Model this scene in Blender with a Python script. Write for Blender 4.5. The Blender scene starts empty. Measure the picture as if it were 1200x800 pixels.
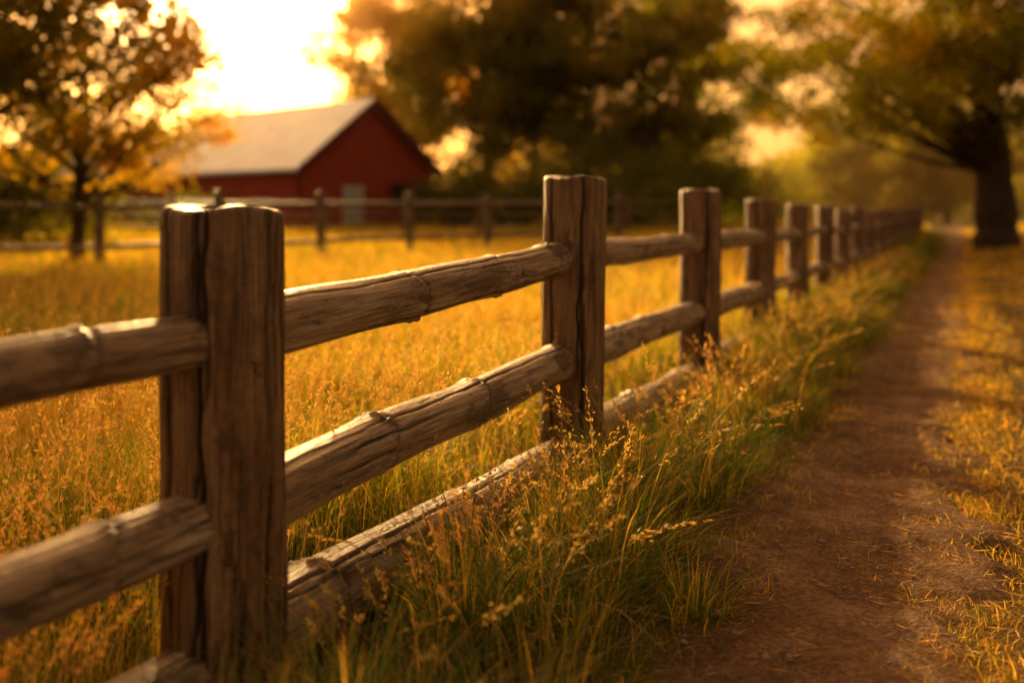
import bpy, math, numpy as np
from mathutils import Vector, Quaternion
rng=np.random.default_rng(7)
sc=bpy.context.scene
COL=sc.collection
SUN_AZ=math.radians(-17.0); SUN_EL=math.radians(16.0)
CAM=np.array([0,0,1.1]); F=1167.0
TX,TY=.4134,.9105
PC=1.18

# ---------------------------------------------------------------- helpers
def sstep(a,b,x):
    t=np.clip((x-a)/(b-a),0,1); return t*t*(3-2*t)
def fv(x,y): return (x+1.666)*TY-y*TX
def fu(x,y): return (x+1.666)*TX+y*TY
def uv2xy(u,v): return -1.666+u*TX+v*TY, u*TY-v*TX
def H(x,y):
    x=np.asarray(x,float); y=np.asarray(y,float)
    v=fv(x,y)
    h=.018*np.sin(x*1.3+.5*y)+.014*np.sin(y*1.9-x*.7+1)+.008*np.sin(x*4.1+y*2.3)+.006*np.sin(y*5.3-x*3.7)
    h=h+.5*sstep(1.8,6,v)*sstep(7,32,y)
    h=h+.45*sstep(18,48,y)*(1-sstep(-2,2,v))
    h=h+.25*sstep(25,60,y)*sstep(-2,2,v)
    h=h-.035*np.exp(-((v-PC)/.4)**2)-.03*np.exp(-((v-.05)/.2)**2)
    return h
def mk(name,verts,faces,mats=(),smooth=False,attrs=None,colors=None,matidx=None,parent=None):
    verts=np.asarray(verts,np.float32); faces=np.asarray(faces,np.int32)
    me=bpy.data.meshes.new(name); n=faces.shape[1]
    me.vertices.add(len(verts)); me.vertices.foreach_set('co',verts.ravel())
    me.loops.add(faces.size); me.loops.foreach_set('vertex_index',faces.ravel())
    me.polygons.add(len(faces))
    me.polygons.foreach_set('loop_start',np.arange(0,faces.size,n,dtype=np.int32))
    me.polygons.foreach_set('loop_total',np.full(len(faces),n,np.int32))
    if matidx is not None: me.polygons.foreach_set('material_index',np.asarray(matidx,np.int32))
    me.polygons.foreach_set('use_smooth',np.full(len(faces),smooth,bool))
    if colors is not None:
        a=me.color_attributes.new('col','FLOAT_COLOR','POINT')
        c=np.ones((len(verts),4),np.float32); c[:,:3]=colors; a.data.foreach_set('color',c.ravel())
    if attrs:
        for k,d in attrs.items():
            a=me.attributes.new(k,'FLOAT','POINT'); a.data.foreach_set('value',np.asarray(d,np.float32))
    for m in mats: me.materials.append(m)
    me.update(); me.validate()
    ob=bpy.data.objects.new(name,me); COL.objects.link(ob)
    if parent: ob.parent=parent
    return ob
def empty(name,loc=(0,0,0)):
    e=bpy.data.objects.new(name,None); e.location=loc; COL.objects.link(e); return e

class N:
    def __init__(s,name):
        s.m=bpy.data.materials.new(name); s.m.use_nodes=True; s.t=s.m.node_tree; s.t.nodes.clear()
        s.out=s.t.nodes.new('ShaderNodeOutputMaterial')
    def n(s,t,ins=None,**k):
        d=s.t.nodes.new('ShaderNode'+t)
        for a,b in k.items(): setattr(d,a,b)
        if ins:
            for a,b in ins.items():
                if isinstance(b,bpy.types.NodeSocket): s.t.links.new(b,d.inputs[a])
                else: d.inputs[a].default_value=b
        return d
    def ramp(s,fac,pts):
        r=s.n('ValToRGB',{0:fac}); e=r.color_ramp.elements
        while len(e)<len(pts): e.new(.5)
        for i,(p,c) in enumerate(pts):
            e[i].position=p; e[i].color=(*c,1) if not isinstance(c,(int,float)) else (c,c,c,1)
        return r.outputs[0]
    def mix(s,f,a,b,bt='MIX'):
        d=s.n('MixRGB',{0:f,1:a,2:b},blend_type=bt); return d.outputs[0]
    def math(s,op,a,b=0.0):
        return s.n('Math',{0:a,1:b},operation=op).outputs[0]
def c4(r,g,b): return (r,g,b,1)

def foliage(name,trans=.5,boost=(1.5,1.15,.5),gloss=.04):
    k=N(name); a=k.n('Attribute',attribute_name='col').outputs['Color']
    d=k.n('BsdfDiffuse',{0:a}).outputs[0]
    tc=k.mix(1.0,a,c4(*boost),'MULTIPLY')
    t=k.n('BsdfTranslucent',{0:tc}).outputs[0]
    m=k.n('MixShader',{0:trans,1:d,2:t}).outputs[0]
    g=k.n('BsdfGlossy',{0:c4(1,.9,.7),1:.42}).outputs[0]
    m=k.n('MixShader',{0:gloss,1:m,2:g}).outputs[0]
    k.t.links.new(m,k.out.inputs[0]); return k.m
def wood(name,dark,mid,light,gs=1.0,blotch=.8):
    k=N(name); tc=k.n('TexCoord'); oi=k.n('ObjectInfo')
    off=k.n('VectorMath',{0:tc.outputs['Object'],1:oi.outputs['Random']},operation='ADD').outputs[0]
    def mp(sx,sz): return k.n('Mapping',{0:off,3:(sx*gs,sx*gs,sz*gs)}).outputs[0]
    n1=k.n('TexNoise',{'Vector':mp(16,2.0),'Scale':1.0,'Detail':6.0,'Roughness':.65}).outputs[0]
    n2=k.n('TexNoise',{'Vector':mp(110,4.5),'Scale':1.0,'Detail':5.0,'Roughness':.7}).outputs[0]
    n3=k.n('TexNoise',{'Vector':mp(9,5),'Scale':1.0,'Detail':6.0,'Roughness':.65}).outputs[0]
    n4=k.n('TexNoise',{'Vector':mp(60,45),'Scale':1.0,'Detail':4.0}).outputs[0]
    base=k.ramp(n1,[(.30,dark),(.46,mid),(.68,light)])
    c=k.mix(.85,base,k.ramp(n2,[(.36,(.28,.23,.20)),(.54,(1,1,1))]),'MULTIPLY')
    c=k.mix(k.ramp(n3,[(.53,0.0),(.60,blotch)]),c,c4(*[x*.8 for x in dark]))
    v=k.n('TexVoronoi',{'Vector':k.n('VectorMath',{0:mp(15,.9),1:k.n('VectorMath',{0:n3,1:(.6,.6,.4)},operation='MULTIPLY').outputs[0]},operation='ADD').outputs[0],'Scale':1.0},feature='DISTANCE_TO_EDGE').outputs[0]
    ck=k.ramp(v,[(.0,0.0),(.04,1.0)])
    ckm=k.mix(k.ramp(n1,[(.48,1.0),(.66,0.0)]),ck,c4(1,1,1))
    c=k.mix(1.0,c,k.mix(ckm,c4(.16,.12,.10),c4(1,1,1)),'MULTIPLY')
    gr=k.n('Attribute',attribute_name='groove').outputs['Fac']
    c=k.mix(gr,c,c4(.016,.010,.007))
    hgt=k.math('ADD',k.math('MULTIPLY',n2,.8),k.math('ADD',k.math('MULTIPLY',ckm,.8),k.math('ADD',k.math('MULTIPLY',n3,.7),k.math('MULTIPLY',n4,.4))))
    b=k.n('Bump',{'Height':hgt,'Strength':1.0,'Distance':.018}).outputs[0]
    p=k.n('BsdfPrincipled',{'Base Color':c,'Roughness':.42,'Normal':b,'Specular IOR Level':.55}).outputs[0]
    k.t.links.new(p,k.out.inputs[0]); return k.m
def simple(name,ca,cb,scale=4,rough=.8,bump=.3,dist=.02,vec=(1,1,1),spec=.3,metal=0.0):
    k=N(name); tc=k.n('TexCoord').outputs['Object']
    mpp=k.n('Mapping',{0:tc,3:vec}).outputs[0]
    n=k.n('TexNoise',{'Vector':mpp,'Scale':scale,'Detail':6.0,'Roughness':.65}).outputs[0]
    c=k.ramp(n,[(.3,ca),(.7,cb)])
    b=k.n('Bump',{'Height':n,'Strength':bump,'Distance':dist}).outputs[0]
    p=k.n('BsdfPrincipled',{'Base Color':c,'Roughness':rough,'Normal':b,'Specular IOR Level':spec,'Metallic':metal}).outputs[0]
    k.t.links.new(p,k.out.inputs[0]); return k.m

M_post=wood('post_wood',(.09,.041,.021),(.27,.142,.074),(.46,.28,.16),1.0,.5)
M_rail=wood('rail_wood',(.16,.085,.045),(.50,.315,.19),(.75,.565,.40))
M_far=wood('old_fence_wood',(.09,.052,.03),(.22,.135,.08),(.34,.23,.145))
M_grass=foliage('grass_blade',.66,(2.2,1.72,.40))
M_leaf=foliage('tree_leaf',.68,(3.3,2.75,.3))
M_seed=foliage('seed_head',.62,(1.5,1.2,.55),.07)
M_bark=simple('tree_bark',(.035,.024,.016),(.11,.075,.05),3,.9,.9,.06,(3,3,.6))

# ---------------------------------------------------------------- world, sun
w=bpy.data.worlds.new('World'); sc.world=w; w.use_nodes=True
nt=w.node_tree; nt.nodes.clear()
S=Vector((math.sin(SUN_AZ)*math.cos(SUN_EL),math.cos(SUN_AZ)*math.cos(SUN_EL),math.sin(SUN_EL)))
def wn(t,ins=None,**k):
    d=nt.nodes.new('ShaderNode'+t)
    for a,b in k.items(): setattr(d,a,b)
    if ins:
        for a,b in ins.items():
            if isinstance(b,bpy.types.NodeSocket): nt.links.new(b,d.inputs[a])
            else: d.inputs[a].default_value=b
    return d
sky=wn('TexSky'); sky.sky_type='NISHITA'; sky.sun_disc=False; sky.sun_elevation=SUN_EL; sky.sun_rotation=SUN_AZ
sky.dust_density=5; sky.air_density=1.6; sky.ozone_density=.6
bg1=wn('Background',{0:wn('MixRGB',{0:1.0,1:sky.outputs[0],2:(1.0,.56,.27,1)},blend_type='MULTIPLY').outputs[0],1:.14})
tcw=wn('TexCoord').outputs['Generated']
dot=wn('VectorMath',{0:tcw,1:tuple(S)},operation='DOT_PRODUCT').outputs['Value']
dot=wn('Math',{0:dot,1:0.0},operation='MAXIMUM').outputs[0]
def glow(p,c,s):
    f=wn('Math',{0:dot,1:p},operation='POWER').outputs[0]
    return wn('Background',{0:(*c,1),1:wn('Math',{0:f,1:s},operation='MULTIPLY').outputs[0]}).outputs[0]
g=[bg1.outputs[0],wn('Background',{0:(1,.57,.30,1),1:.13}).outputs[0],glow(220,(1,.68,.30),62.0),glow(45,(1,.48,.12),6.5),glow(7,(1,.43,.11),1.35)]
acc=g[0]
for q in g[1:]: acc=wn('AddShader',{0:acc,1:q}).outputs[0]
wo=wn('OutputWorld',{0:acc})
sl=bpy.data.lights.new('sun','SUN'); sl.energy=5; sl.angle=math.radians(.6); sl.color=(1,.61,.21)
so=bpy.data.objects.new('sun',sl); so.rotation_mode='QUATERNION'; so.rotation_quaternion=S.to_track_quat('Z','Y'); so.location=(-20,60,30); COL.objects.link(so)

# ---------------------------------------------------------------- camera
cd=bpy.data.cameras.new('camera'); cam=bpy.data.objects.new('camera',cd); COL.objects.link(cam)
cam.location=tuple(CAM); cam.rotation_euler=(math.radians(90),0,0)
cd.lens=35; cd.sensor_width=36; cd.shift_y=-.125; cd.clip_end=2000; cd.clip_start=.05
cd.dof.use_dof=True; cd.dof.focus_distance=3.0; cd.dof.aperture_fstop=1.1
sc.camera=cam
sc.view_settings.view_transform='Standard'; sc.view_settings.look='None'; sc.view_settings.exposure=0

# ---------------------------------------------------------------- ground
def grid(us,vs,zf):
    U,V=np.meshgrid(us,vs,indexing='ij'); X,Y=uv2xy(U,V); Z=zf(X,Y,U,V)
    nu,nv=len(us),len(vs); idx=np.arange(nu*nv).reshape(nu,nv)
    f=np.stack([idx[:-1,:-1],idx[1:,:-1],idx[1:,1:],idx[:-1,1:]],-1).reshape(-1,4)[:,::-1]
    return np.stack([X,Y,Z],-1).reshape(-1,3),f
us=np.concatenate([np.linspace(-30,-2,20),np.linspace(-1.9,12,260),12+np.geomspace(.08,500,160)])
vr=np.concatenate([-np.geomspace(500,2.05,90),np.linspace(-2,4,200),np.geomspace(4.05,400,90)])
k=N('meadow_soil'); tc=k.n('TexCoord').outputs['Object']
n1=k.n('TexNoise',{'Vector':tc,'Scale':1.3,'Detail':7.0,'Roughness':.7}).outputs[0]
n2=k.n('TexNoise',{'Vector':tc,'Scale':38.0,'Detail':5.0,'Roughness':.7}).outputs[0]
c=k.ramp(n1,[(.3,(.13,.10,.024)),(.5,(.21,.145,.04)),(.7,(.31,.19,.06))])
c=k.mix(.8,c,k.ramp(n2,[(.3,(.35,.33,.3)),(.65,(1.1,1.05,1))]),'MULTIPLY')
b=k.n('Bump',{'Height':n2,'Strength':.8,'Distance':.03}).outputs[0]
k.t.links.new(k.n('BsdfPrincipled',{'Base Color':c,'Roughness':.95,'Normal':b,'Specular IOR Level':.1}).outputs[0],k.out.inputs[0])
gv,gf=grid(us,vr,lambda X,Y,U,V:H(X,Y)+.006*np.sin(X*21+Y*9)*np.sin(Y*17-X*5))
mk('ground',gv,gf,[k.m],True)

k=N('dirt'); tc=k.n('TexCoord').outputs['Object']
n1=k.n('TexNoise',{'Vector':tc,'Scale':2.6,'Detail':9.0,'Roughness':.75}).outputs[0]
n2=k.n('TexNoise',{'Vector':tc,'Scale':55.0,'Detail':6.0,'Roughness':.75}).outputs[0]
vo=k.n('TexVoronoi',{'Vector':tc,'Scale':70.0}).outputs[0]
c=k.ramp(n1,[(.3,(.17,.085,.045)),(.48,(.38,.21,.115)),(.66,(.66,.43,.26))])
c=k.mix(.85,c,k.ramp(n2,[(.35,(.3,.26,.23)),(.62,(1.15,1.08,1.0))]),'MULTIPLY')
hh=k.math('ADD',k.math('MULTIPLY',n2,1.0),k.math('ADD',k.math('MULTIPLY',vo,-.5),k.math('MULTIPLY',n1,1.5)))
b=k.n('Bump',{'Height':hh,'Strength':1.0,'Distance':.03}).outputs[0]
k.t.links.new(k.n('BsdfPrincipled',{'Base Color':c,'Roughness':.85,'Normal':b,'Specular IOR Level':.18}).outputs[0],k.out.inputs[0])
us2=np.concatenate([np.linspace(-3,9,700),9+np.geomspace(.02,90,300)])
vs2=np.linspace(.45,1.95,100)
def pz(X,Y,U,V):
    e=.39+.07*np.sin(U*1.7)+.06*np.sin(U*4.3+2)+.045*np.sin(U*11+V*5)+.03*np.sin(U*27+V*9)
    d=np.abs(V-PC-.05*np.sin(U*.8))
    z=H(X,Y)+.024-.06*sstep(e-.12,e+.18,d)
    for s in range(7):
        a=rng.uniform(0,6.3); fr=rng.uniform(9,34); z=z+.0036*np.sin(fr*(X*math.cos(a)+Y*math.sin(a))+rng.uniform(0,6)+1.5*np.sin(3*X+2*Y+s))
    return z+.007*np.sin(U*5.5+2*np.sin(V*6))*np.sin(V*8+U)
pv,pf=grid(us2,vs2,pz); mk('dirt_path',pv,pf,[k.m],True)

# ---------------------------------------------------------------- logs
def logmesh(name,L,r0,r1,mat,seed,seg=96,ring=90,sq=2.0,grooves=6,gd=.012,knots=0,bow=0.0,parent=None,capz=.012,rough=1.0,zf=1.0,gw=1.0,ng=3):
    r=np.random.default_rng(seed)
    th=np.linspace(0,2*np.pi,seg,endpoint=False)
    zz=np.linspace(0,L,ring); R=np.interp(zz,[0,L],[r0,r1])
    zz=np.concatenate([[0,0,0],zz,[L+capz*.55,L+capz*.9,L+capz,L+capz]]) 
    R=np.concatenate([[1e-4,r0*.6,r0*.93],R,[r1*.975,r1*.92,r1*.6,1e-4]])
    Z,T=np.meshgrid(zz,th,indexing='ij'); RR=np.repeat(R[:,None],seg,1)
    se=(np.abs(np.cos(T))**sq+np.abs(np.sin(T))**sq)**(-1/sq)
    f=se.copy()
    for i in range(12):
        a=int(r.integers(0,4)); kz=r.uniform(1,9)*zf; f+=.007*rough*r.uniform(.3,1.4)*np.sin(a*T+kz*Z+r.uniform(0,6.28))
    for i in range(16):
        a=int(r.integers(7,26)); kz=r.uniform(-9,9); f+=.0035*rough*r.uniform(.3,1.4)*np.sin(a*T+kz*Z+r.uniform(0,6.28)+1.2*np.sin(5*Z))
    G=np.zeros_like(T)
    for i in range(grooves):
        a0=r.uniform(0,6.28); zc=r.uniform(0,L); ln=r.uniform(.15,.6)*L; wd=r.uniform(.02,.05)*gw
        if i<ng: ln=1.8*L; wd=.05*gw; a0=i*6.28/ng+r.uniform(-.5,.5)
        ac=a0+.06*np.sin(Z*3+i)+.025*np.sin(Z*17+i*2)+.015*np.sin(Z*41+i)
        d=(T-ac+np.pi)%(2*np.pi)-np.pi
        win=np.clip(1-((Z-zc)/(ln*.5))**2,0,1)**.5
        G=np.maximum(G,np.exp(-(d/wd)**2)*win)
    for i in range(knots):
        zk=(i+.5+r.uniform(-.35,.35))*L/knots; ph=r.uniform(0,6.28)
        zs=zk+.022*np.sin(T+ph)+.008*np.sin(3*T+ph)
        am=.65+.35*np.sin(T+ph)
        f+=am*(.10*np.exp(-((Z-zs)/.013)**2)-.05*np.exp(-((Z-zs-.026)/.010)**2))
        f+=.07*am*np.where(Z<zs,np.exp(-(zs-Z)/.10),0)
        G=np.maximum(G,.8*np.exp(-((Z-zs-.022)/.006)**2)*np.clip(am,0,1))
    RRR=RR*f-G*gd*np.clip(RR/R.max(),0,1)
    Zc=Z-.006*(1+np.sin(3*T+seed))*(Z>L-.001)
    X=RRR*np.cos(T)+bow*np.sin(np.pi*np.clip(Z/L,0,1))+.003*np.sin(Z*6+seed); Y=RRR*np.sin(T)+.003*np.sin(Z*5+seed*2)
    n=len(zz); idx=np.arange(n*seg).reshape(n,seg); nx=np.roll(idx,-1,1)
    fc=np.stack([idx[:-1],nx[:-1],nx[1:],idx[1:]],-1).reshape(-1,4)
    return mk(name,np.stack([X,Y,Zc],-1).reshape(-1,3),fc,[mat],True,attrs={'groove':np.clip(G.ravel()*1.1,0,1)},parent=parent)
def place_log(ob,p0,p1,roll=0):
    p0=Vector(p0);p1=Vector(p1); q=(p1-p0).to_track_quat('Z','Y')
    ob.rotation_mode='QUATERNION'; ob.location=p0
    ob.rotation_quaternion=q@Quaternion((0,0,1),roll)

fence=empty('log_fence')
pz_=[.15,2.24,4.2,6.27,8.15,9.97,11.85,13.7]+[13.7+1.9*i for i in range(1,14)]
tops=[1.10,1.105,1.245,1.24,1.205,1.185,1.18]+[1.18]*20
wid=[.26,.263,.259,.258,.25,.22,.215]+[.21]*20
topr=[.80,.825,.915,.915,.905,.90]; midr=[.46,.425,.485,.485,.475,.47]
def P(zd): return np.array([-1.666+.454*zd,zd])
np_=len(pz_)
for i,zd in enumerate(pz_):
    x,y=P(zd); h=float(H(x,y)) if i>6 else 0
    near=i<5
    o=logmesh(f'post_{i+1}',tops[i]+.25,wid[i]/2*1.0,wid[i]/2*.97,M_post,100+i,seg=200 if near else 40,ring=110 if near else 24,sq=2.35,grooves=16,gd=.026,parent=fence,capz=.014,rough=1.0,gw=.85,ng=6)
    o.location=(x,y,h-.25); o.rotation_euler=(rng.normal()*.008,rng.normal()*.008,rng.uniform(0,6.28) if i!=1 else 4.0)
for i in range(np_-1):
    a=P(pz_[i]); b=P(pz_[i+1]); ha=float(H(*a)) if i>6 else 0; hb=float(H(*b)) if i+1>6 else 0
    near=i<5
    for nm,tab,rr,kn in (('top_rail',topr,.067,4),('middle_rail',midr,.076,3),('bottom_log',None,.100,3)):
        if tab: z0=tab[min(i,5)]+ha; z1=tab[min(i+1,5)]+hb
        else: z0=.115+ha; z1=.08+hb
        if nm=='top_rail' and i==0: z0=.80
        p0=(a[0],a[1],z0); p1=(b[0],b[1],z1)
        L=float(np.linalg.norm(np.array(p1)-np.array(p0)))
        r0=rr*(1.06 if i==1 else 1)*rng.uniform(.96,1.05)
        if i>=4: r0*=.85
        if nm=='top_rail' and i==1: r0=.076
        o=logmesh(f'{nm}_{i+1}',L,r0,r0*.88,M_rail,300+i*7+len(nm),seg=110 if near else 24,ring=220 if near else 24,grooves=6,gd=.009,knots=kn,bow=rng.normal(0,.010),parent=fence,rough=.9,zf=1.4)
        place_log(o,p0,p1,rng.uniform(0,6.28))

def far_fence(name,a,b,sp,hs,rails,r=.08):
    e=empty(name); a=np.array(a,float); b=np.array(b,float); n=int(np.linalg.norm(b-a)/sp)
    pts=[a+(b-a)*i/n for i in range(n+1)]
    for i,p in enumerate(pts):
        o=logmesh(f'post_{i+1}',hs+.2+rng.uniform(-.06,.1),r*1.25,r*1.15,M_far,900+i,seg=14,ring=8,grooves=2,ng=1,parent=e); o.location=(p[0],p[1],float(H(*p))-.2)
        if i:
            q=pts[i-1]
            for j,rz in enumerate(rails):
                o=logmesh(f'rail_{i}_{j+1}',float(np.linalg.norm(p-q)),r*.72,r*.66,M_far,950+i*3+j,seg=12,ring=8,grooves=2,ng=1,parent=e)
                place_log(o,(q[0],q[1],float(H(*q))+rz+rng.normal(0,.02)),(p[0],p[1],float(H(*p))+rz+rng.normal(0,.02)))
far_fence('log_fence.001',(-16,13.6),(3.2,29.8),2.45,1.5,(1.25,.42),.085)
far_fence('log_fence.002',(-34,34),(7,37),2.6,1.35,(1.2,.75,.35),.07)

# ---------------------------------------------------------------- grass
def blades(x,y,h,w,az,bend,col,name=None,segs=3):
    n=len(x); s=np.linspace(0,1,segs+1); wp=np.interp(s,[0,.3,.7,1],[.8,1,.65,.06])
    z0=H(x,y)-.01
    dx,dy=np.cos(az),np.sin(az)
    fa=az+np.pi/2+rng.normal(0,.6,n); sx,sy=np.cos(fa),np.sin(fa)
    V=np.zeros((n,segs+1,2,3),np.float32)
    for i,t in enumerate(s):
        hor=h*bend*t**2; up=h*t*(1-.42*np.minimum(bend,1.3)*t)
        cx=x+dx*hor; cy=y+dy*hor; cz=z0+up
        for j,sg in enumerate((-1,1)):
            V[:,i,j,0]=cx+sg*sx*w*wp[i]*.5; V[:,i,j,1]=cy+sg*sy*w*wp[i]*.5; V[:,i,j,2]=cz
    base=np.arange(n)[:,None]*(2*(segs+1)); fs=[]
    for i in range(segs): fs.append(base+np.array([[2*i,2*i+1,2*i+3,2*i+2]]))
    Fc=np.stack(fs,1).reshape(-1,4)
    C=np.repeat(col[:,None,:],2*(segs+1),1).reshape(-1,3)
    return V.reshape(-1,3),Fc,C
def kites(c,d,ln,wd,col):
    n=len(c); d=d/np.linalg.norm(d,axis=1,keepdims=True)
    r=rng.normal(size=(n,3)); s=np.cross(d,r); s/=np.linalg.norm(s,axis=1,keepdims=True)+1e-9
    nn=np.cross(d,s)
    ln=np.asarray(ln).reshape(-1,1)*np.ones((n,1)); wd=np.asarray(wd).reshape(-1,1)*np.ones((n,1))
    V=np.stack([c,c+d*ln*.45+s*wd*.5+nn*wd*.12,c+d*ln,c+d*ln*.45-s*wd*.5+nn*wd*.12],1).reshape(-1,3)
    Fc=np.arange(4*n).reshape(-1,4); return V,Fc,np.repeat(col,4,0)
def join(parts):
    V=[];Fs=[];C=[];o=0
    for v,f,c in parts: V.append(v);Fs.append(f+o);C.append(c);o+=len(v)
    return np.concatenate(V),np.concatenate(Fs),np.concatenate(C)
def pal(n,cols,wts,var=.25):
    cols=np.array(cols); i=rng.choice(len(cols),n,p=np.array(wts)/sum(wts)); c=cols[i]*rng.uniform(1-var,1+var,(n,1)); return c*rng.uniform(.9,1.1,(n,3))
def seeds(x,y,h,az,bend,col,K=16,sz=.022,w=.0022):
    n=len(x); st=blades(x,y,h,np.full(n,w)*np.ones(n),az,bend,col*.8,segs=5)
    t=rng.uniform(.72,1.0,(n,K)); dx=np.cos(az)[:,None];dy=np.sin(az)[:,None]; hh=h[:,None];bb=bend[:,None]
    hor=hh*bb*t**2; up=hh*t*(1-.42*np.minimum(bb,1.3)*t)
    sp=(1.02-t)*.08*(hh/.6)
    c=np.stack([x[:,None]+dx*hor,y[:,None]+dy*hor,(H(x,y)-.01)[:,None]+up],-1)+rng.normal(size=(n,K,3))*sp[...,None]*.45
    d=np.stack([dx*bb*2*t+0*t,dy*bb*2*t+0*t,1-.84*np.minimum(bb,1.3)*t],-1)+rng.normal(size=(n,K,3))*.45
    kk=kites(c.reshape(-1,3),d.reshape(-1,3),rng.uniform(.6,1.3,n*K)*sz,rng.uniform(.6,1.2,n*K)*sz*.33,np.repeat(col,K,0))
    return join([st,kk])
def zsamp(n,a,b,p=.5):
    u=rng.uniform(0,1,n); e=1-p; return (a**e+u*(b**e-a**e))**(1/e)

# meadow
n=210000; z=zsamp(n,.9,55,.6); xr=-1.666+.454*z; xl=-.60*z-.8; q=rng.uniform(0,1,n); x=xl+(xr-.02-xl)*q
cl=np.sin(x*2.1+3*np.sin(z*1.3))+np.sin(z*2.7+2*np.sin(x*1.7)); keep=rng.uniform(0,1,n)<.62+.2*cl; x,z=x[keep],z[keep]; n=len(x); cl=cl[keep]
green=np.array([(.12,.20,.03),(.26,.31,.04),(.47,.37,.06),(.58,.41,.10)])
gm=np.clip(.50+.33*(np.sin(x*.9+1.7*np.sin(z*.5))+.6*np.sin(z*1.1+x*.6)),0,1)*(1-.6*sstep(6,16,z))
ci=np.where(rng.uniform(0,1,n)<gm,rng.choice([0,1],n),rng.choice([1,2,2,3],n)); gc=green[ci]*rng.uniform(.72,1.28,(n,1))
ht=rng.uniform(.12,.36,n)*(1+.2*cl)*np.where(z>8,1.05,1)*(.45+.55*sstep(.05,.35,-fv(x,z)))
parts=[blades(x,z,ht,np.maximum(.0045,.0011*z)*rng.uniform(.6,1.3,n),rng.uniform(0,6.28,n),rng.uniform(.1,.95,n),gc)]
v_,f_,c_=join(parts); mk('meadow_grass',v_,f_,[M_grass],True,colors=c_)
n=8200; z=zsamp(n,1.0,22,.6); xr=-1.666+.454*z; xl=-.60*z-.8; x=xl+(xr-.12-xl)*rng.uniform(0,1,n)
sd=seeds(x,z,rng.uniform(.34,.74,n)*np.where(z<2.6,.8,1),rng.normal(-.4,1.3,n),rng.uniform(.1,.5,n),pal(n,[(.68,.50,.18),(.76,.58,.24),(.56,.45,.14)],[1,1,1]),K=20,sz=.018)
mk('meadow_seed_heads',*sd[:2],[M_seed],True,colors=sd[2])
# verge tufts
nt_=950; u=zsamp(nt_,1.5,40,.75); v=rng.uniform(-.22,.76,nt_)+rng.normal(0,.06,nt_); per=80
cx,cy=uv2xy(u,v); near_=1-sstep(5,8,u)
ts=rng.uniform(.5,1.35,nt_)*(1-.6*sstep(.48,.88,v))*(1-near_*.74*(1-sstep(.15,.40,v)))
tcol=pal(nt_,[(.055,.115,.02),(.095,.17,.028),(.19,.21,.04),(.34,.27,.07)],[4,4,2.5,1.4])
x=(cx[:,None]+rng.normal(0,.045,(nt_,per))).ravel(); y=(cy[:,None]+rng.normal(0,.045,(nt_,per))).ravel()
n=len(x); az=np.arctan2(y-np.repeat(cy,per),x-np.repeat(cx,per))+rng.normal(0,.5,n)
col=np.repeat(tcol,per,0)*rng.uniform(.7,1.35,(n,1)); dry=rng.uniform(0,1,n)<.17; col[dry]=np.array([.52,.37,.13])
wv=np.maximum(.0045,.0011*y)*rng.uniform(.6,1.3,n)
t1=blades(x,y,rng.uniform(.16,.44,n)*np.repeat(ts,per),wv,az,rng.uniform(.15,1.2,n),col,segs=4)
n=34000; u=zsamp(n,1.0,40,.7); v=rng.normal(.34,.30,n); x,y=uv2xy(u,v)
t2=blades(x,y,rng.uniform(.04,.12,n),np.maximum(.004,.001*y)*rng.uniform(.6,1.2,n),rng.uniform(0,6.28,n),rng.uniform(.2,1.2,n),pal(n,[(.09,.15,.025),(.18,.20,.04),(.38,.29,.09)],[3,3,2]))
v_,f_,c_=join([t1,t2]); mk('verge_grass',v_,f_,[M_grass],True,colors=c_)
n=860; u=zsamp(n,2.5,20,.8); v=rng.uniform(.14,.62,n); x,y=uv2xy(u,v)
sd=seeds(x,y,rng.uniform(.30,.66,n)*(.5+.5*sstep(.14,.4,v)),rng.uniform(-3.1,3.1,n),rng.uniform(.1,.85,n),pal(n,[(.68,.48,.17),(.74,.54,.22),(.54,.40,.13)],[1,1,1]),K=28,sz=.016)
mk('verge_seed_heads',*sd[:2],[M_seed],True,colors=sd[2])
# short grass right of path, and thin patches creeping onto the path
n=125000; u=zsamp(n,.3,60,.65); wdt=1.2+.45*u; v=1.45+rng.normal(0,.10,n)+rng.uniform(0,1,n)*wdt; x,y=uv2xy(u,v)
cl=np.sin(x*3.1+2*np.sin(y*2.3))+np.sin(y*3.7+2*np.sin(x*2.7)); kp=rng.uniform(0,1,n)<.55+.28*cl; x,y,cl,u,v=x[kp],y[kp],cl[kp],u[kp],v[kp]; n=len(x)
ht=rng.uniform(.02,.075,n)*(1+.4*sstep(8,25,y)*3)*(1+.4*sstep(2,4,v))
t1=blades(x,y,ht,np.maximum(.0035,.0011*y)*rng.uniform(.6,1.3,n),rng.uniform(0,6.28,n),rng.uniform(.3,1.6,n),pal(n,[(.18,.21,.03),(.41,.33,.055),(.58,.42,.11)],[1.6,4,4]))
m_=1150; u0=zsamp(m_,.8,25,.7); v0=PC+rng.choice([-1,1,1],m_)*np.abs(rng.normal(.36,.13,m_)); kq=26
u=(u0[:,None]+rng.normal(0,.06,(m_,kq))).ravel(); v=(v0[:,None]+rng.normal(0,.04,(m_,kq))).ravel(); x,y=uv2xy(u,v); n=len(x)
t2=blades(x,y,rng.uniform(.03,.075,n)+.012,np.maximum(.003,.001*y)*rng.uniform(.6,1.3,n),rng.uniform(0,6.28,n),rng.uniform(.3,1.6,n),pal(n,[(.18,.20,.03),(.38,.31,.055),(.56,.40,.12)],[2,3,4]))
v_,f_,c_=join([t1,t2]); mk('short_grass',v_,f_,[M_grass],True,colors=c_)
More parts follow.
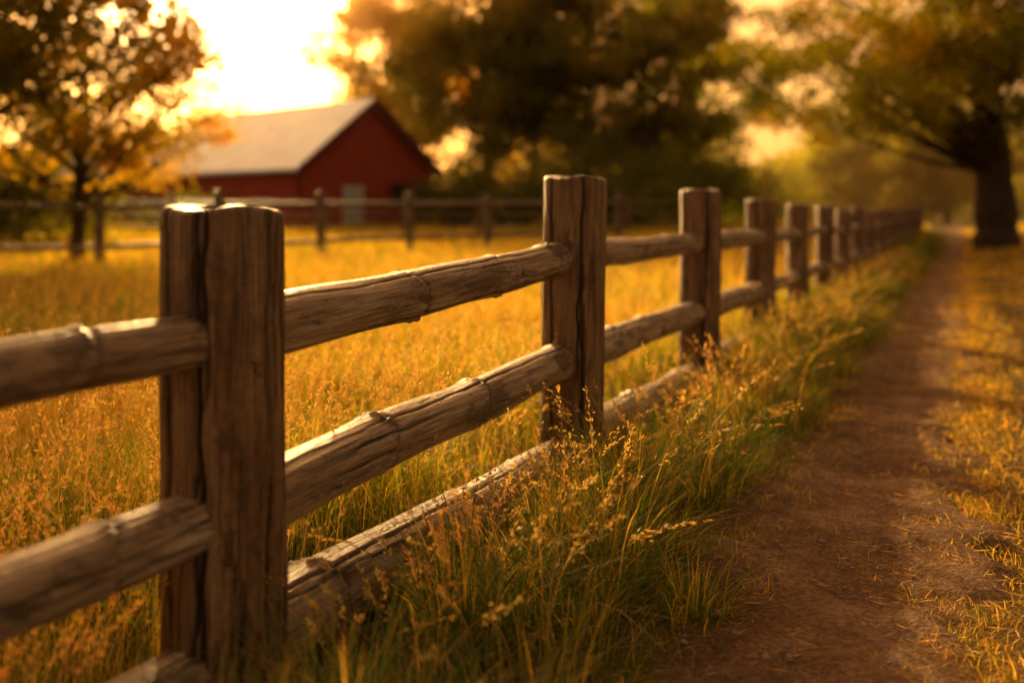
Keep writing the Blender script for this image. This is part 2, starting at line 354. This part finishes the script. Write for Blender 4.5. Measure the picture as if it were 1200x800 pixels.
# dry straw
n=18000; u=zsamp(n,.5,14,.7); v=rng.uniform(.6,3.0,n); x,y=uv2xy(u,v)
c=np.stack([x,y,H(x,y)+.028],-1); d=rng.normal(size=(n,3)); d[:,2]*=.15
kk=kites(c,d,rng.uniform(.015,.08,n),rng.uniform(.0018,.0035,n),pal(n,[(.55,.40,.18),(.42,.28,.12),(.62,.48,.26)],[1,1,1]))
mk('dry_straw',*kk[:2],[M_seed],False,colors=kk[2])
# pebbles
n=2200; u=zsamp(n,.5,14,.7); v=rng.normal(PC,.25,n); x,y=uv2xy(u,v); r=rng.gamma(2,.0019,n)+.002
ring1=np.array([(math.cos(a),math.sin(a),0) for a in np.linspace(0,6.283,7)[:-1]])
tmp=np.concatenate([ring1*[1,1,0],ring1*[.65,.65,1]]); tmp[6:,2]=.6
PV=tmp[None]*r[:,None,None]*rng.uniform(.7,1.3,(n,12,1))*rng.uniform(.7,1.3,(n,1,3))+np.stack([x,y,H(x,y)+.021],-1)[:,None]
fq=[[i,(i+1)%6,6+(i+1)%6,6+i] for i in range(6)]+[[6,7,8,9],[6,9,10,11]]
PF=(np.arange(n)[:,None,None]*12+np.array(fq)[None]).reshape(-1,4)
mk('pebbles',PV.reshape(-1,3),PF,[simple('pebble_stone',(.20,.12,.075),(.40,.28,.19),30)],False)
# broadleaf weeds
n=330; u=zsamp(n,1.2,9,.8); v=rng.uniform(-1.4,.05,n); x,y=uv2xy(u,v); K=26
hgt=rng.uniform(.10,.32,n)*np.where(v>-.25,.45,1); t=rng.uniform(.1,1,(n,K)); a=rng.uniform(0,6.28,(n,K))
c=np.stack([x[:,None]+rng.normal(0,.02,(n,K)),y[:,None]+rng.normal(0,.02,(n,K)),H(x,y)[:,None]+hgt[:,None]*t],-1)
d=np.stack([np.cos(a),np.sin(a),rng.uniform(-.2,.9,(n,K))],-1)
kk=kites(c.reshape(-1,3),d.reshape(-1,3),rng.uniform(.02,.045,n*K),rng.uniform(.012,.02,n*K),pal(n*K,[(.10,.18,.025),(.2,.23,.04),(.3,.26,.05)],[2,2,1]))
st=blades(x,y,hgt,np.full(n,.003),rng.uniform(0,6,n),np.full(n,.1),pal(n,[(.1,.12,.03)],[1]))
v_,f_,c_=join([kk,st]); mk('broadleaf_weeds',v_,f_,[M_grass],False,colors=c_)

# ---------------------------------------------------------------- trees
def tube(pts,rs,seg):
    pts=np.asarray(pts,float); n=len(pts); tg=np.gradient(pts,axis=0); tg/=np.linalg.norm(tg,axis=1,keepdims=True)+1e-9
    ref=np.array([.31,.95,.05]); a=np.cross(tg,ref); a/=np.linalg.norm(a,axis=1,keepdims=True)+1e-9; b=np.cross(tg,a)
    th=np.linspace(0,2*np.pi,seg,endpoint=False)
    V=pts[:,None]+np.asarray(rs)[:,None,None]*(np.cos(th)[None,:,None]*a[:,None]+np.sin(th)[None,:,None]*b[:,None])
    idx=np.arange(n*seg).reshape(n,seg); nx=np.roll(idx,-1,1)
    return V.reshape(-1,3),np.stack([idx[:-1],nx[:-1],nx[1:],idx[1:]],-1).reshape(-1,4)
def tree(name,x,y,h,cr,cz0,rad,nc,per,leaf,cols,seed,clr=1.0,lean=(0,0),trunkpts=None,extra=None,top=.97):
    global rng
    old=rng; rng=np.random.default_rng(seed)
    gz=float(H(x,y)); V=[];Fs=[];o=0
    tp=trunkpts if trunkpts is not None else [(0,0,-.3),(.02,.0,h*.08),(lean[0]*.3+.1*rng.normal(),.1*rng.normal(),h*.3),(lean[0]*.6+.2*rng.normal(),lean[1]*.6,h*.55),(lean[0],lean[1],h*.92)]
    tp=np.array(tp,float); tt=np.linspace(0,1,len(tp)); t=np.linspace(0,1,22)
    tr=np.stack([np.interp(t,tt,tp[:,i]) for i in range(3)],1)
    for _ in range(2): tr[1:-1]=(tr[:-2]+2*tr[1:-1]+tr[2:])/4
    rr=rad*np.interp(t,[0,.05,.12,.5,1],[1.55,1.15,1,.7,.12])*(1+.05*rng.normal(size=22))
    v,f=tube(tr,rr,14); V.append(v);Fs.append(f+o);o+=len(v)
    cen=[]
    while len(cen)<nc:
        p=rng.normal(size=3); p/=np.linalg.norm(p); rr_=rng.uniform(.25,1)**.5
        lob=1+.22*math.sin(3*math.atan2(p[1],p[0])+seed)+.15*math.sin(5*p[2]+seed*2)
        q=p*rr_*lob; c=np.array([q[0]*cr+lean[0]*.7,q[1]*cr+lean[1]*.7,cz0+(h*top-cz0)*(.5+.5*q[2])])
        cen.append(c)
    if extra is not None: cen+= [np.array(e,float) for e in extra]
    cen=np.array(cen)
    LV=[];LC=[]
    for c in cen:
        tz=min(max(c[2]-.45*np.hypot(c[0],c[1])-.3,cz0*.55),h*.85); j=int(np.argmin(abs(tr[:,2]-tz))); p0=tr[j]
        m=p0*.45+c*.55+rng.normal(size=3)*.06*cr+np.array([0,0,-.05*cr]); s=np.linspace(0,1,7)[:,None]
        pts=(1-s)**2*p0+2*s*(1-s)*m+s*s*c
        r0=min(rr[j]*.42,.014*np.linalg.norm(c-p0)+.015)
        v,f=tube(pts,np.linspace(r0,.010,7),5); V.append(v);Fs.append(f+o);o+=len(v)
        k_=int(per*rng.uniform(.5,1.4)) 
        nb=5; sub=c+rng.normal(size=(nb,3))*clr*np.array([.8,.8,.45])
        for sb in sub:
            v,f=tube(np.array([pts[4],(pts[5]+sb)/2,sb]),[.02,.015,.006],3); V.append(v);Fs.append(f+o);o+=len(v)
        w=rng.integers(0,nb,k_); LV.append(sub[w]+rng.normal(size=(k_,3))*clr*np.array([.42,.42,.28]))
        cc=np.array(cols[rng.integers(0,len(cols))])*rng.uniform(.7,1.3); LC.append(cc*rng.uniform(.7,1.3,(k_,1)))
    bv=np.concatenate(V); bf=np.concatenate(Fs)
    c=np.concatenate(LV); cl=np.concatenate(LC); n=len(c); d=rng.normal(size=(n,3)); d[:,2]-=.4
    lv,lf,lc=kites(c,d,leaf*rng.uniform(.7,1.4,n),leaf*.62*rng.uniform(.7,1.3,n),cl)
    AV=np.concatenate([bv,lv]); AF=np.concatenate([bf,lf+len(bv)]); mi=np.concatenate([np.zeros(len(bf)),np.ones(len(lf))])
    AC=np.concatenate([np.full((len(bv),3),.06),lc])
    ob=mk(name,AV,AF,[M_bark,M_leaf],False,colors=AC,matidx=mi); ob.location=(x,y,gz); rng=old; return ob
def px(p,zd): return (p-600)/F*zd
yg=[(.15,.18,.02),(.20,.20,.022),(.11,.14,.018)]
og=[(.25,.18,.02),(.22,.19,.02),(.30,.21,.025)]
dk=[(.10,.11,.016),(.13,.13,.018),(.16,.14,.02)]
tree('deciduous_tree',px(90,21),21,7.2,3.5,1.3,.16,85,330,.12,og,11,.5,top=1.0)
tree('deciduous_tree.001',px(-60,17),17,8,3.6,2.2,.25,60,400,.14,dk,12,.6)
tree('deciduous_tree.002',px(470,66),66,18,5.2,3,.4,74,330,.30,og,13,1.15)
tree('deciduous_tree.003',px(570,56),56,17,5.8,2.2,.4,86,380,.28,dk,14,1.1)
tree('deciduous_tree.004',px(690,54),54,16,6.0,1.2,.4,94,400,.28,dk,15,1.1)
tree('deciduous_tree.005',px(805,60),60,15.5,5.4,1.2,.4,88,380,.28,yg,16,1.1)
tree('deciduous_tree.006',px(625,70),70,19,6.5,2,.5,55,300,.34,og,27,1.3)
xo=px(1168,30)
ext=[(-5.2,-1,5.6),(-6.2,0,6.8),(-4.6,-2,4.6),(-3.6,-1,5.2),(-6.8,-1,8),(-2.6,-2,3.9),(-5.6,1,4.4),(-4.2,0,7.2),(-1.8,-2,5),(-3.4,-2,6.4),(-5.4,-2,6.2),(-2.6,-1,6),(-4.2,-3,5.6),(-1.2,-3,6),(-3,-3,4.6),(-4.6,-1,3.9),(-3.6,-2,3.7),(-6.2,-1,5.2),(-2.2,1,4.3),(-6.8,1,6.2),(-5.2,-3,4.9)]
tree('oak_tree',xo,30,14,6.4,4.0,.62,90,560,.16,[(.24,.27,.025),(.18,.21,.02),(.33,.30,.03)],18,.7,trunkpts=[(0,0,-.3),(0,0,1),(-.15,0,3),(-.35,.0,4.5),(-1.0,0,7),(-1.6,0,12)],extra=ext)
tree('deciduous_tree.007',px(1330,24),24,11,4.5,3,.4,60,330,.17,yg,19,.7)
tree('deciduous_tree.008',px(1010,85),85,10,5.5,1.2,.35,60,300,.36,yg,20,1.1)
tree('deciduous_tree.009',px(1110,75),75,9.5,5,1,.35,60,300,.34,dk,21,1.1)
n=110000; xx=rng.uniform(-130,150,n); yy=rng.uniform(105,135,n)
top=8.5+2.0*np.sin(xx*.13)+1.5*np.sin(xx*.37+1)+.9*np.sin(xx*.9)
zz=rng.uniform(0,1,n)**.8*top; cc=pal(n,dk+yg,[1]*6,.3); d=rng.normal(size=(n,3))
kk=kites(np.stack([xx,yy,zz+.3],-1),d,rng.uniform(.5,1.0,n),rng.uniform(.4,.7,n),cc)
mk('distant_treeline',*kk[:2],[M_leaf],False,colors=kk[2])
def shrub(name,x,y,r,h,n,seed,cols,leaf):
    g_=np.random.default_rng(seed); K=22; cen=g_.normal(size=(K,3))*[r*.5,r*.4,h*.22]+[0,0,h*.45]
    w_=g_.integers(0,K,n); c=cen[w_]+g_.normal(size=(n,3))*[r*.18,r*.18,h*.14]; c[:,2]=np.abs(c[:,2])
    kk=kites(c,g_.normal(size=(n,3)),leaf*g_.uniform(.7,1.3,n),leaf*.6*g_.uniform(.7,1.3,n),pal(n,cols,[1]*len(cols)))
    pr=[kk]
    for q in cen[:8]:
        v,f=tube(np.array([[0,0,-.1],q*.5,q]),[.05,.03,.01],4); pr.append((v,f,np.full((len(v),3),.05)))
    v_,f_,c_=join(pr); o=mk(name,v_,f_,[M_leaf],False,colors=c_); o.location=(x,y,float(H(x,y)))
for i,(p_,zd,r,h) in enumerate([(540,48,2.6,2.8),(600,44,3,3.2),(680,46,3.2,3.4),(760,48,3,3.2),(830,52,3.4,3.4),(720,42,2.2,2.0),(20,30,2.8,3.0),(-60,30,3,3.2),(890,66,3.4,3.0),(230,40,1.6,1.3)]):
    shrub('shrub' if i==0 else f'shrub.{i:03d}',px(p_,zd),zd,r,h,5000,50+i,[(.06,.07,.014),(.09,.095,.016)],.2)

# ---------------------------------------------------------------- barn
k=N('red_siding'); tc=k.n('TexCoord').outputs['Object']
wv_=k.n('TexWave',{'Vector':k.n('Mapping',{0:tc,3:(1,1,0)}).outputs[0],'Scale':1.6,'Distortion':0.0},wave_type='BANDS',bands_direction='DIAGONAL').outputs[0]
n1=k.n('TexNoise',{'Vector':k.n('Mapping',{0:tc,3:(3,3,.6)}).outputs[0],'Scale':1.5,'Detail':8.0}).outputs[0]
c=k.ramp(n1,[(.3,(.30,.032,.016)),(.7,(.50,.070,.032))])
c=k.mix(1.0,c,k.ramp(wv_,[(0,.6),(.12,1.0)]),'MULTIPLY')
k.t.links.new(k.n('BsdfPrincipled',{'Base Color':c,'Roughness':.75,'Normal':k.n('Bump',{'Height':wv_,'Distance':.03}).outputs[0]}).outputs[0],k.out.inputs[0]); M_red=k.m
k=N('metal_roofing'); tc=k.n('TexCoord').outputs['Object']
wv_=k.n('TexWave',{'Vector':tc,'Scale':.8,'Distortion':0.0},wave_type='BANDS',bands_direction='X').outputs[0]
n1=k.n('TexNoise',{'Vector':tc,'Scale':.9,'Detail':7.0}).outputs[0]
c=k.ramp(n1,[(.3,(.42,.54,.76)),(.7,(.56,.68,.90))])
k.t.links.new(k.n('BsdfPrincipled',{'Base Color':c,'Roughness':.45,'Metallic':.35,'Normal':k.n('Bump',{'Height':wv_,'Distance':.03}).outputs[0]}).outputs[0],k.out.inputs[0]); M_roof=k.m
M_trim=simple('white_trim',(.45,.42,.37),(.6,.57,.5)); M_dkred=simple('dark_red_trim',(.12,.02,.012),(.2,.035,.02)); M_glass=simple('dark_glass',(.02,.02,.02),(.04,.04,.04),2,.15)
def box(nm,a,b,mat,par):
    (x0,y0,z0),(x1,y1,z1)=a,b
    v=[(x0,y0,z0),(x1,y0,z0),(x1,y1,z0),(x0,y1,z0),(x0,y0,z1),(x1,y0,z1),(x1,y1,z1),(x0,y1,z1)]
    f=[(3,2,1,0),(4,5,6,7),(0,1,5,4),(1,2,6,5),(2,3,7,6),(3,0,4,7)]
    return mk(nm,v,f,[mat],parent=par)
def barn(name,x,y,ang,L,W,eave,peak,gz,doors=True):
    e=empty(name,(x,y,gz)); e.rotation_euler=(0,0,ang)
    v=[(0,0,-1),(0,W,-1),(0,W,eave),(0,W/2,peak),(0,0,eave),(-L,0,-1),(-L,W,-1),(-L,W,eave),(-L,W/2,peak),(-L,0,eave)]
    me=bpy.data.meshes.new('walls'); me.from_pydata(v,[],[(0,1,2,3,4),(9,8,7,6,5),(0,4,9,5),(1,6,7,2)]); me.materials.append(M_red)
    o=bpy.data.objects.new('walls',me); COL.objects.link(o); o.parent=e
    s=(peak-eave)/(W/2); ov=.45; rk=.5; th=.14
    for sd,nm in ((0,'roof_near'),(1,'roof_far')):
        ye=-ov if sd==0 else W+ov; ze=eave-ov*s
        v=[]
        for X in (rk,-L-rk):
            for dz in (.02,.02+th): v+= [(X,ye,ze+dz),(X,W/2,peak+dz)]
        f=[(0,1,3,2),(4,6,7,5),(0,4,5,1),(2,3,7,6),(0,2,6,4),(1,5,7,3)]
        mk(nm,v,f,[M_roof],parent=e)
    for sd in (0,1):
        ye=-ov if sd==0 else W+ov; ze=eave-ov*s
        v=[(rk+.004,ye,ze-.2),(rk+.004,W/2,peak-.2),(rk+.004,W/2,peak+.2),(rk+.004,ye,ze+.2)]; v+=[(a+.05,b,c) for a,b,c in v]
        mk('rake_board_%d'%(sd+1),v,[(0,1,2,3),(7,6,5,4),(0,4,5,1),(1,5,6,2),(2,6,7,3),(3,7,4,0)],[M_dkred],parent=e)
    if doors:
        box('door',(.01,W*.30,-.3),(.07,W*.30+1.3,2.0),M_trim,e)
        box('window_frame',(.01,W*.66,1.1),(.08,W*.66+1.2,2.2),M_dkred,e); box('window',(.081,W*.66+.12,1.22),(.085,W*.66+1.08,2.08),M_glass,e)
        box('corner_board',(-.12,-.06,-1),(.06,-.005,eave-.1),M_dkred,e)
    return e
gzb=float(H(-9.6,45))
barn('red_barn',-9.64,45,math.radians(-40),14,8.5,3.3-gzb,6.5-gzb,gzb)
barn('red_shed',px(120,50),50,math.radians(-6),14,6,2.4,3.6,float(H(-16,48)),False)

# ---------------------------------------------------------------- evening haze
k=N('haze'); k.t.links.new(k.n('VolumeScatter',{'Color':c4(1,.62,.26),'Density':.0032,'Anisotropy':.8}).outputs[0],k.out.inputs['Volume'])
box('evening_haze',(-160,44,-2),(160,190,24),k.m,None)
